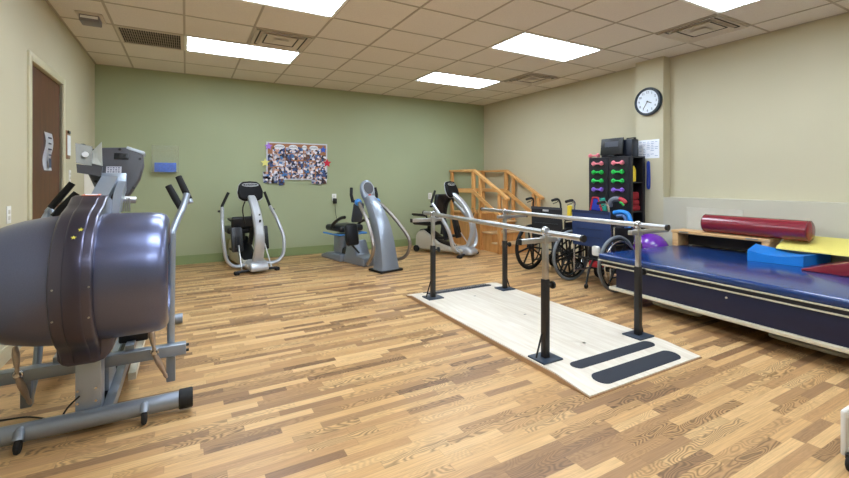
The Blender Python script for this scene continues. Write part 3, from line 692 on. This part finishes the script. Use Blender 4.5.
wc1 = wheelchair('wheelchair', 'all black wheelchair with black backrest in front of wooden stairs', (4.735, -2.31, 0), math.radians(8), BLACKF, RUBBER, False)
M().box((-.056, 0, .815), (.004, .09, .025), None, .003).build('back_emblem', mat('white_print', (190, 192, 198), .5), wc1)
wc2 = wheelchair('wheelchair', 'blue backed wheelchair with grey tyres and chrome rims beside mat table', (4.67, -3.06, 0), 0, DKBLUE, TYRE, True, 1.1)
for s in (1,): M().tube([(-.02, -.02, .3), (-.1, -.03, .2), (-.17, -.05, .04)], .012, 8, 4).ring((-.17, -.05, .03), (0, 1, 0), .018, .012, 16, 6).build('anti_tip_bar', BLACK, wc2)
M().box((-.05, .29, .83), (.05, .05, .15), None, .015).build('grip_tag', YEL, wc2)['label'] = 'yellow foam tag on the push handle'
M().box((-.07, -.1, .42), (.05, .09, .11), None, .02).build('pouch', WHITE, wc2)['label'] = 'white pouch'
M().box((.1, .0, .25), (.2, .14, .08), None, .03).build('hanging_strap', RED, wc2)['label'] = 'red strap under the seat'

# ---------------------------------------------------------------- recumbent steppers (local: nose towards -y)
def stepper_a(label, loc, rz, swivel, bh=.44, ax=.235):
    t = thing('recumbent_stepper', label, 'exercise machine', loc, rz)
    poly = [(.50, .05), (.53, .12), (.52, .28), (.46, .35), (.36, .38), (.22, .3), (.05, .19), (-.2, .13), (-.42, .12), (-.42, .05)]
    M().prism(poly, 'X', -.13, .13, .03, 3).build('body_shell', BODY, t)
    M().prism([(.45, .372), (.36, .392), (.2, .315), (.02, .2), (-.18, .142), (-.18, .13), (.03, .17), (.2, .27), (.36, .36), (.45, .35)], 'X', -.1, .1, .006).build('step_through_cover', BLACK, t)
    M().prism([(-.56, .03), (-.57, .09), (-.5, .15), (-.36, .17), (-.25, .13), (-.25, .03)], 'X', -.115, .115, .028, 3).build('nose_cover', SILVERL, t)
    for s in (-1, 1):
        w = M().lathe((s*.125, .49, .055), (s, 0, 0), [(0, .05), (.004, .055), (.03, .055), (.034, .05)], 20).build('wheel', RUBBER, t)
    b_ = M().cyl((-.25, -.44, .035), (.25, -.44, .035), .018).build('stabilizer_bar', BLACK, t)
    for s in (-1, 1): M().box((s*.255, -.44, .022), (.06, .08, .044), None, .012).build('rubber_foot', RUBBER, b_)
    col = [(0, -.42, .1), (0, -.52, .32), (0, -.52, .52), (0, -.42, .74), (0, -.27, .9), (0, -.13, .99)]
    M().sweep(col, lambda q: [(x*(.065-.015*q), y*.035) for x, y in ((-1, -.6), (-.7, -1), (.7, -1), (1, -.6), (1, .6), (.7, 1), (-.7, 1), (-1, .6))], side=(1, 0, 0), smooth=6).build('curved_column', SILVERL, t)
    M().box((0, -.548, .68), (.025, .006, .04), (.4, 0, 0), .004).box((0, -.53, .76), (.02, .006, .02), (.5, 0, 0), .004).build('badge', BLACK, t)
    # console: rounded shield with pale rim
    tilt = Matrix.Translation((0, -.12, 1.06)) @ Matrix.Rotation(-.35, 4, 'X')
    sh = [(-.1, -.14), (.1, -.14), (.155, -.1), (.165, -.02), (.14, .08), (.1, .125), (.0, .135), (-.1, .125), (-.14, .08), (-.165, -.02), (-.155, -.1)]
    cn = M().prism(sh, 'Y', -.035, .03, .02, 3).xf(tilt).build('console', mat('matte_black_console', (13, 13, 16), .7, spec=.25), t)
    loopp = [(x*.985, .012, z*.985) for x, z in sh]
    M().tube(loopp, .006, 6, 3, True).xf(tilt).build('console_rim', SILVERL, cn)
    b = [(.105*math.cos(a), -.037, .075+.022*math.sin(a)) for a in [2*PI*i/24 for i in range(24)]]
    M().tube(b, .005, 5, 0, True).xf(tilt).build('logo_oval', SILVERL, cn)
    lg = text_mesh('logo_lettering', 'NuStep', .045, SILVERL, cn, (0, 0, 0), (0, 0, 0)); lg.matrix_local = tilt @ Matrix.Translation((0, -.0365, .075)) @ Matrix.Rotation(PI/2, 4, 'X')
    M().tube([(-.05, -.1, .95), (-.07, -.02, .8), (-.03, .0, .6)], .008, 6, 5).build('console_cable', BLACK, t)
    M().tube([(.06, -.08, .93), (.09, .03, .82), (.1, .08, .6), (.06, .1, .3)], .035, 10, 5).build('rear_mast', BLACK, t)
    for s in (-1, 1):
        a = M().sweep([(s*.1, -.3, .1), (s*.26, -.37, .1), (s*.36, -.38, .2), (s*.385, -.33, .42), (s*.36, -.16, .64), (s*.32, .03, .83)],
                      lambda q: [((.036-.008*q)*math.cos(k*PI/5), .022*math.sin(k*PI/5)) for k in range(10)], side=(0, 1, 0), smooth=6).build('arm', SILVERL, t)
        M().tube([(s*.32, .03, .82), (s*.315, .05, .86), (s*.24, .03, 1.04)], .019, 10).build('hand_grip', RUBBER, a)
        M().box((s*.35, .02, .79), (.05, .05, .03), None, .01).build('adjust_lever', BLACK, a)
        p = M().box((s*.17, -.12, .41), (.15, .05, .33), (-.25, 0, 0), .02).build('pedal', BLACKV, t)
        M().box((s*.17, -.06, .28), (.15, .12, .03), None, .01).build('heel_cup', BLACK, p)
        for k in (-.025, .025): M().cyl((s*.17+k, -.19, .3), (s*.17+k, -.15, .45), .011, seg=8).build('pedal_rod', BLACK, p)
        M().cyl((s*.17, -.2, .34), (s*.19, -.42, .05), .009, seg=8).build('link_rod', STEEL, p)
    M().cyl((0, .3, .35), (0, .3, .5), .05).build('seat_post', BLACK, t)
    st = M().box((0, 0, .5), (.42, .4, .09), None, .035, 3).xf(Matrix.Translation((0, .33, 0)) @ Matrix.Rotation(swivel, 4, 'Z')).build('seat', BLACKV, t)
    M().box((0, .21, .54+bh/2), (.34, .07, bh), (-.12, 0, 0), .03, 3).xf(Matrix.Translation((0, .3, 0)) @ Matrix.Rotation(swivel, 4, 'Z')).build('backrest', BLACKV, t)
    for s in (-1, 1):
        M().tube([(s*(ax-.015), .15, .5), (s*ax, .12, .62), (s*ax, -.15, .63)], .016, 8).box((s*ax, -.04, .64), (.05, .26, .03), None, .01).xf(Matrix.Translation((0, .33, 0)) @ Matrix.Rotation(swivel, 4, 'Z')).build('armrest', BLACK, t)
    return t
stepper_a('silver recumbent stepper standing alone facing out under the snapshot board', (1.37, .0, 0), math.radians(9), math.radians(175), .16, .13)
stepper_a('silver recumbent stepper with reclined black seat beside wooden stairs', (4.36, -.38, 0), math.radians(24), math.radians(180))

t = thing('recumbent_stepper', 'grey recumbent stepper with broad curved front shell and blue details', 'exercise machine', (2.81, -.45, 0), math.radians(12))
M().sweep([(0, -.71, 0), (0, -.70, .12), (0, -.62, .5), (0, -.47, .78), (0, -.31, .95)], lambda q: [(x*(.17-.09*q), y*(.13-.07*q)) for x, y in ((-1, -.5), (-.85, -.85), (-.5, -1), (.5, -1), (.85, -.85), (1, -.5), (1, .5), (.8, 1), (-.8, 1), (-1, .5))], side=(1, 0, 0), smooth=6).build('front_shell', GREYB, t)
M().box((0, -.70, .015), (.36, .3, .03), None, .01).build('base_plate', BLACK, t)
M().box((0, -.585, .71), (.045, .014, .03), (.6, 0, 0)).build('badge', RED, t)
tl = Matrix.Translation((0, -.26, 1.04)) @ Matrix.Rotation(-.3, 4, 'X')
sh = [(.085*1.3*math.cos(a)*(1+.08*math.sin(a)), .17*math.sin(a)) for a in [2*PI*i/22 for i in range(22)]]
cn = M().prism(sh, 'Y', -.04, .03, .018, 3).xf(tl).build('console', GREYB, t)
M().prism([(x*.75, z*.5+.05) for x, z in sh], 'Y', -.045, -.038).xf(tl).build('console_badge', CONS, cn)
M().tube([(x*.75, -.043, z*.55+.04) for x, z in sh], .004, 5, 0, True).xf(tl).build('logo_ring', SILVERL, cn)
M().box((.0, -.044, -.055), (.04, .006, .025)).xf(tl).build('logo_red_mark', mat('coral_mark', (205, 90, 70), .5), cn)
for s in (-1, 1):
    a = M().tube([(s*.1, -.24, .91), (s*.17, -.32, .88), (s*.23, -.6, .67), (s*.29, -.82, .43), (s*.30, -.83, .27), (s*.28, -.70, .13), (s*.14, -.5, .1)], .024, 12, 6).build('arm', mat('champagne_metal', (150, 142, 136), .3, .8), t)
    M().ell((s*.16, -.27, .9), (.05, .045, .05)).build('blue_joint', BLUEP, a)
    M().tube([(s*.2, -.2, .90), (s*.215, -.18, 1.0), (s*.2, -.16, 1.1)], .022, 10).tube([(s*.15, -.27, .92), (s*.2, -.2, .91)], .018, 8).build('hand_grip', RUBBER, a)
    p = M().box((s*.22, -.2, .45), (.19, .09, .3), (-.2, 0, 0), .035, 3).build('pedal', BLACKV, t)
    M().tube([(s*.22, -.16, .33), (s*.16, -.3, .2)], .014, 8).build('pedal_arm', BLACK, p)
    M().tube([(s*.3, -.24, .5), (s*.31, -.27, .38), (s*.28, -.22, .3)], .008, 6, 4).build('foot_strap', BLACK, p)
M().prism([(-.35, 0), (.15, 0), (.3, 0), (.3, .06), (.16, .12), (.1, .3), (-.05, .34), (-.15, .14), (-.35, .12)], 'X', -.12, .12, .02).build('mid_body', GREYB, t)
M().prism([(.2, 0), (.80, 0), (.80, .05), (.62, .1), (.2, .11)], 'X', -.17, .17, .02).build('rear_foot', GREYB, t)
M().box((0, .42, .24), (.2, .26, .32), (0, 0, 0), .05, 3).build('seat_pedestal', GREYB, t)
M().box((0, .2, .1), (.16, .34, .2), None, .04).build('pivot_housing', BLACK, t)
st = M((0, .13, 0)).box((0, .5, .49), (.42, .46, .1), None, .045, 3).build('seat', BLACKV, t)
M((0, .13, 0)).tube([(-.23, .72, .41), (-.24, .3, .41), (-.18, .25, .41), (.18, .25, .41), (.24, .3, .41), (.23, .72, .41)], .013, 8, 4).build('seat_rail', BLUEP, st)
M((0, .13, 0)).tube([(-.22, .5, .5), (-.24, .38, .58), (-.24, .2, .66), (-.23, .1, .68)], .024, 8, 4).build('armrest', BLACK, t)
M((0, .13, 0)).tube([(.22, .5, .5), (.24, .38, .58), (.24, .2, .62)], .022, 8, 4).build('armrest', BLACK, t)
M().box((.1, .15, .72), (.2, .06, .3), (.2, 0, .2), .03).build('backrest', mat('slate_vinyl', (66, 70, 78), .5), t)

# ---------------------------------------------------------------- big cross trainer at the near left, front towards the camera
EO = (.2, -3.6, 0)
t = thing('cross_trainer', 'large gunmetal cross trainer with drum shaped front housing near the door', 'exercise machine', EO)
DY, DZ = -3.76, .735
def drum(x0, sgn, prof):
    return M(EO).lathe((x0, DY, DZ), (sgn, 0, 0), prof, 64)
dr = drum(.2, 1, [(0, .28), (.0, .300), (.06, .303), (.26, .302), (.31, .298), (.335, .287), (.346, .268), (.348, .25), (.338, .24), (.336, 0)]).build('drum_housing', BARREL, t)
dl = drum(.2, -1, [(0, .28), (.0, .302), (.08, .301), (.16, .292), (.22, .28), (.28, .262), (.33, .238), (.36, .21), (.37, .19), (.365, .17), (.36, 0)]).build('drum_housing', BARREL, t)
M(EO).lathe((.5365, DY, DZ), (1, 0, 0), [(0, .06), (.003, .06)], 28, (1.6, .55)).build('badge', RED, dr)['label'] = 'red oval badge on drum end'
# central band that wraps the drum and climbs to the console stem
outer = []
for i in range(25):
    a = math.radians(100+i*(240-100)/24)          # 90 = up, 180 = towards the camera
    outer.append((DY+.335*math.cos(a), DZ+.335*math.sin(a)))
outer = [(-3.50, 1.10), (-3.60, 1.125), (-3.66, 1.12), (-3.74, 1.085)] + outer + [(-3.885, .40), (-3.86, .355), (-3.82, .34), (-3.62, .34), (-3.55, .42)]
def band(x0, x1, grow):
    pl = [((y-DY)*grow+DY, (z-DZ)*grow+DZ) for y, z in outer]
    return M(EO).prism(pl, 'X', x0, x1, .012, 3)
bd = band(.125, .275, 1.0).build('centre_housing', BAND, t)
band(.168, .242, 1.012).build('centre_ridge', mat('gunmetal_ridge', (78, 76, 94), .28, .8, noise=.09, nscale=420), bd)
M(EO).prism([(.105, .50), (.11, .38), (.125, .352), (.15, .342), (.25, .342), (.285, .352), (.308, .37), (.316, .395), (.33, .50)], 'Y', -3.865, -3.60, .022, 3).build('lower_housing', BAND, bd)
for x in (.145, .265):
    for z in (.62, .75):
        M(EO).cyl((x, DY-.33, z), (x, DY-.335-.002, z), .004, seg=10).build('screw', STEEL, bd)
def onband(x, deg, r=.341):
    a = math.radians(deg); return Vector((x, DY+r*math.cos(a), DZ+r*math.sin(a))), a
for x, deg in ((.222, 133), (.202, 140)):
    p, a = onband(x, deg, .3415)
    poly = [((.011 if i % 2 == 0 else .004)*math.sin(i*PI/5), (.011 if i % 2 == 0 else .004)*math.cos(i*PI/5)) for i in range(10)]
    o_ = M().prism(poly, 'Z', 0, .0015).xf(Matrix.Translation(p-Vector(EO)) @ Matrix.Rotation(a-PI/2, 4, 'X')).build('star_sticker', mat('yellow_sticker', (226, 215, 90), .5), bd)
M(EO).box((.205, -3.64, 1.127), (.075, .05, .004), (.12, 0, 0), .001).build('warning_label', mat('warning_red', (206, 130, 110), .5), bd)
M(EO).box((.205, -3.64, 1.130), (.05, .02, .002), (.12, 0, 0)).build('label_print', PAPER, bd)
# console stem and console
M(EO).sweep([(.205, -3.6, 1.03), (.21, -3.42, 1.11), (.235, -3.27, 1.21)], [(-.04, -.018), (.04, -.018), (.04, .018), (-.04, .018)], side=(1, 0, 0)).build('console_stem', SILVER, t)
M(EO).sweep([(.29, -3.55, 1.0), (.29, -3.4, 1.11), (.295, -3.28, 1.17)], [(-.02, -.03), (.02, -.03), (.02, .03), (-.02, .03)], side=(1, 0, 0)).build('stem_brace', GREYB, t)
con_t = Matrix.Translation((.27-EO[0], -3.18-EO[1], 1.235)) @ Matrix.Rotation(-.28, 4, 'X')
shp = [(-.12, .165), (.04, .175), (.062, .155), (.12, .13), (.125, .06), (.105, -.03), (.06, -.12), (.03, -.165), (-.02, -.17), (-.1, -.12), (-.15, .0), (-.14, .12)]
cn = M().prism(shp, 'Y', -.03, .035, .014, 3).xf(con_t).build('console', CONS, t)
M().box((.08, -.0, .152), (.1, .06, .02), (0, .35, 0), .004).xf(con_t).build('console_cap', mat('pale_cap', (190, 200, 210), .4), cn)
M().box((.01, -.0325, .11), (.075, .006, .04), None, .003).xf(con_t).build('port_plate', BLACK, cn)
for x in (-.008, .026): M().box((x, -.037, .112), (.014, .004, .018)).xf(con_t).build('port', mat('port_void', (6, 6, 8), .6), cn)
f = M()
lb = M().box((-.025, -.0335, .02), (.075, .004, .045)).xf(con_t).build('rating_label', mat('silver_label', (196, 196, 206), .4), cn)
for i in range(3):
    for j in range(5): f.box((-.052+.013*j, -.0365, .034-.013*i), (.009-.004*((i+j) % 2), .001, .006))
f.xf(con_t).build('label_print', INK, lb)
M().box((-.02, -.045, -.065), (.12, .03, .12), None, .003).xf(con_t).build('mount_plate', SILVER, cn)
for x, z in ((-.13, .145), (.105, .095), (.075, -.09), (-.11, -.05), (-.0, .155)): M().cyl((x, -.033, z), (x, -.028, z), .008, seg=12).xf(con_t).build('screw', BLACK, cn)
f = M(EO).cyl((.29, -3.3, 1.09), (.36, -3.28, 1.085), .02, seg=14)
for i in range(5): f.cyl((.285+.012*i, -3.31, 1.02), (.285+.012*i, -3.31, 1.1), .004, seg=6)
f.build('cable_clamp', STEEL, t)
# book tray on the console's left
bt = M((EO[0]-.032, EO[1], EO[2])).hexa([(.05, -3.30, 1.30), (.115, -3.27, 1.285), (.115, -3.24, 1.40), (.042, -3.27, 1.415), (.05, -3.292, 1.30), (.115, -3.262, 1.285), (.115, -3.232, 1.40), (.042, -3.262, 1.415)]).build('book_tray', mat('pewter_plate', (120, 118, 110), .4, .3), t)
M((EO[0]-.032, EO[1], EO[2])).hexa([(.118, -3.27, 1.30), (.17, -3.3, 1.285), (.165, -3.29, 1.425), (.118, -3.25, 1.375), (.118, -3.262, 1.30), (.17, -3.292, 1.285), (.165, -3.282, 1.425), (.118, -3.242, 1.375)]).build('tray_wing', mat('white_wing', (214, 220, 222), .4), bt)
M((EO[0]-.032, EO[1], EO[2])).hexa([(.055, -3.3, 1.245), (.165, -3.3, 1.225), (.17, -3.29, 1.28), (.05, -3.29, 1.295), (.07, -3.24, 1.25), (.16, -3.24, 1.235), (.165, -3.24, 1.28), (.05, -3.24, 1.295)]).build('tray_base', CONS, bt)
M((EO[0]-.032, EO[1], EO[2])).cyl((.09, -3.285, 1.35), (.09, -3.289, 1.35), .016, seg=16).build('tray_sticker', PAPER, bt)
# base tube, feet, transport wheels
bs = M(EO).cyl((-.25, -3.80, .066), (.6, -3.81, .066), .041, seg=28).build('base_tube', GREYB, t)
for x0, x1, y in ((.592, .657, -3.81), (-.31, -.245, -3.80)): M(EO).lathe((x0, y, .066), (1, 0, 0), [(0, .045), (.004, .049), (.058, .049), (.064, .045)], 28).build('end_cap', RUBBER, bs)
for x in (-.02, .445):
    f = M(EO).tube([(x, -3.80, .085), (x, -3.845, .085), (x, -3.86, .06)], .02, 10).build('wheel_bracket', GREYB, bs)
    M(EO).ring((x, -3.86, .034), (1, 0, 0), .021, .0125, 20, 8).cyl((x-.01, -3.86, .034), (x+.01, -3.86, .034), .02).build('transport_wheel', RUBBER, bs)
M(EO).box((.19, -3.81, .098), (.07, .018, .003), (.5, 0, 0)).build('tube_lettering', WHITE, bs)
M(EO).span(.165, .265, -3.79, -3.68, .07, .42, .006).build('front_stem', SILVER, t)
for x in (.175, .245):
    for z in (.14, .2): M(EO).cyl((x, -3.79, z), (x, -3.795, z), .006, seg=10).build('bolt', CHROME, t)
M(EO).prism([(-3.76, .03), (-2.2, .03), (-2.2, .085), (-3.76, .09)], 'X', .20, .24, .003).prism([(-3.76, .03), (-2.2, .03), (-2.2, .085), (-3.76, .09)], 'X', .265, .31, .003).build('base_rail', SILVER, t)
M(EO).span(.24, .265, -3.76, -2.2, .04, .07).build('rail_gap', BLACK, t)
M(EO).sweep([(.365, -3.52, .12), (.38, -2.5, .20)], [(-.018, -.02), (.018, -.02), (.018, .02), (-.018, .02)], side=(1, 0, 0)).build('guide_rail', WHITEM, t)
M(EO).prism([(-3.58, .09), (-3.3, .09), (-3.58, .38)], 'X', .225, .27, .004).build('gusset', SILVER, t)
M(EO).cyl((-.2, -2.25, .05), (.6, -2.25, .05), .04, seg=20).build('rear_tube', GREYB, t)
# cross shaft
cs = M(EO).span(-.235, .625, -3.62, -3.56, .225, .285, .005).build('cross_shaft', GREYB, t)
for s, x in ((1, .625), (-1, -.235)):
    for z in (.24, .27): M(EO).cyl((x, -3.59, z), (x+s*.014, -3.59, z), .008, seg=10).build('bolt', BLACK, cs)
# arms: one swung forward, one back, as stood when stopped
for pts, gr in (([(.55, -3.55, .075), (.55, -3.54, .40), (.555, -3.52, .85), (.562, -3.50, .92), (.612, -3.42, 1.05), (.63, -3.39, 1.12)],
                 (((.598, -3.41, 1.035), (.532, -3.38, 1.17)), ((.642, -3.38, 1.085), (.584, -3.34, 1.225)))),
                ([(-.07, -3.52, .07), (-.05, -3.42, .34), (-.12, -3.2, .80), (-.12, -3.1, .92), (-.10, -3.02, 1.0), (-.08, -3.0, 1.05)],
                 (((-.088, -3.02, 1.035), (.012, -3.0, 1.185)), ((-.068, -3.05, .985), (.038, -3.03, 1.125))))):
    a = M(EO).tube(pts, .019, 14, 5).build('arm', SILVER, t)
    M(EO).box((pts[0][0], pts[0][1]-.005, .14), (.045, .05, .14), None, .006).build('arm_shoe', GREYB, a)
    f = M(EO)
    for p, q in gr: f.cyl(Vector(p)-(Vector(q)-Vector(p))*.16, p, .015, seg=14)
    f.cyl(gr[0][0], gr[1][0], .012, seg=10).build('grip_socket', SILVER, a)
    for p, q in gr: M(EO).tube([p, Vector(p).lerp(Vector(q), .5), q], lambda u: .0185+.0015*math.sin(PI*u), 16).build('hand_grip', RUBBER, a)
for sx, xs in ((1, (.455, .475, .53)), (-1, (-.095, -.08, -.045))):
    for (p, q) in (((xs[0], -3.60, .40), (xs[1], -3.63, .275)), ((xs[1], -3.63, .26), (xs[2], -3.58, .1))):
        d_ = (Vector(q)-Vector(p)); L_ = d_.length
        M(EO).lathe(p, d_, [(0, .007), (L_*.08, .012), (L_*.3, .016), (L_*.6, .013), (L_*.82, .008), (L_*.88, .011), (L_, .007)], 16).build('link_spindle', BRONZE, t)
    M(EO).ring((xs[1], -3.625, .268), (0, 1, 0), .016, .006, 16, 8).cyl((xs[1], -3.64, .268), (xs[1], -3.6, .268), .01).build('ball_joint', CHROME, t)
# pedals and carriage behind
for x in (.06, .36):
    M(EO).box((x, -2.95, .27), (.14, .4, .04), (.1, 0, 0), .012).build('pedal', BLACK, t)
    M(EO).sweep([(x, -3.58, .29), (x, -3.0, .3), (x, -2.4, .2)], [(-.02, -.02), (.02, -.02), (.02, .02), (-.02, .02)], side=(1, 0, 0)).build('pedal_bar', SILVER, t)
M(EO).span(.3, .44, -3.5, -3.38, .30, .36, .01).build('crank_cover', BLACK, t)
cd = M().tube([(.185, -3.803, .18), (.14, -3.80, .135), (.08, -3.72, .03), (.02, -3.58, .006), (-.08, -3.50, .006), (-.2, -3.47, .006), (-.31, -3.38, .006), (-.37, -3.2, .006), (-.39, -3.0, .02)], .004, 6, 6).build('power_cord', BLACK)
tag(place(cd, (.0, -3.6, 0)), 'thin black power cord trailing on floor from the large cross trainer', 'power cord')

# ---------------------------------------------------------------- white cart peeking in at the lower right
t = thing('white_cart', 'white metal cart corner with black caster cut off by the picture edge', 'cart', (3.185, -5.66, 0))
M().box((.06, 0, .142), (.44, .02, .19), None, .009, 3).build('side_plate', WHITE, t)
for z in (.075, .215): M().box((.06, -.16, z), (.4, .3, .02)).build('shelf', WHITE, t)
for x in (-.17, .24):
    c = M().ring((x, -.03, .035), (0, 1, 0), .022, .013, 20, 8, 1.2).cyl((x, -.045, .035), (x, -.015, .035), .02).build('caster', RUBBER, t)
    M().box((x, -.03, .062), (.03, .035, .02), None, .004).build('caster_mount', BLACK, c)

# ---------------------------------------------------------------- world, camera, view
wd = bpy.data.worlds.new('World'); bpy.context.scene.world = wd; wd.use_nodes = True
wd.node_tree.nodes['Background'].inputs[0].default_value = (.05, .05, .05, 1)
cam = bpy.data.cameras.new('camera'); co = bpy.data.objects.new('camera', cam); C.objects.link(co)
co.location = (.6244, -6.3622, 1.2); co.rotation_euler = (PI/2, 0, -.51012)
cam.sensor_width = 36; cam.lens = 426.3/849*36; cam.shift_y = -(239-180.68)/849; cam.clip_start = .02
sc = bpy.context.scene; sc.camera = co
vs = sc.view_settings; vs.view_transform = 'Standard'; vs.look = 'None'; vs.gamma = 1; vs.use_curve_mapping = False; vs.exposure = .76
try:
    sc.cycles.max_bounces = 10; sc.cycles.diffuse_bounces = 6; sc.cycles.glossy_bounces = 4; sc.cycles.use_denoising = True
    sc.cycles.sample_clamp_indirect = 8
except Exception: pass
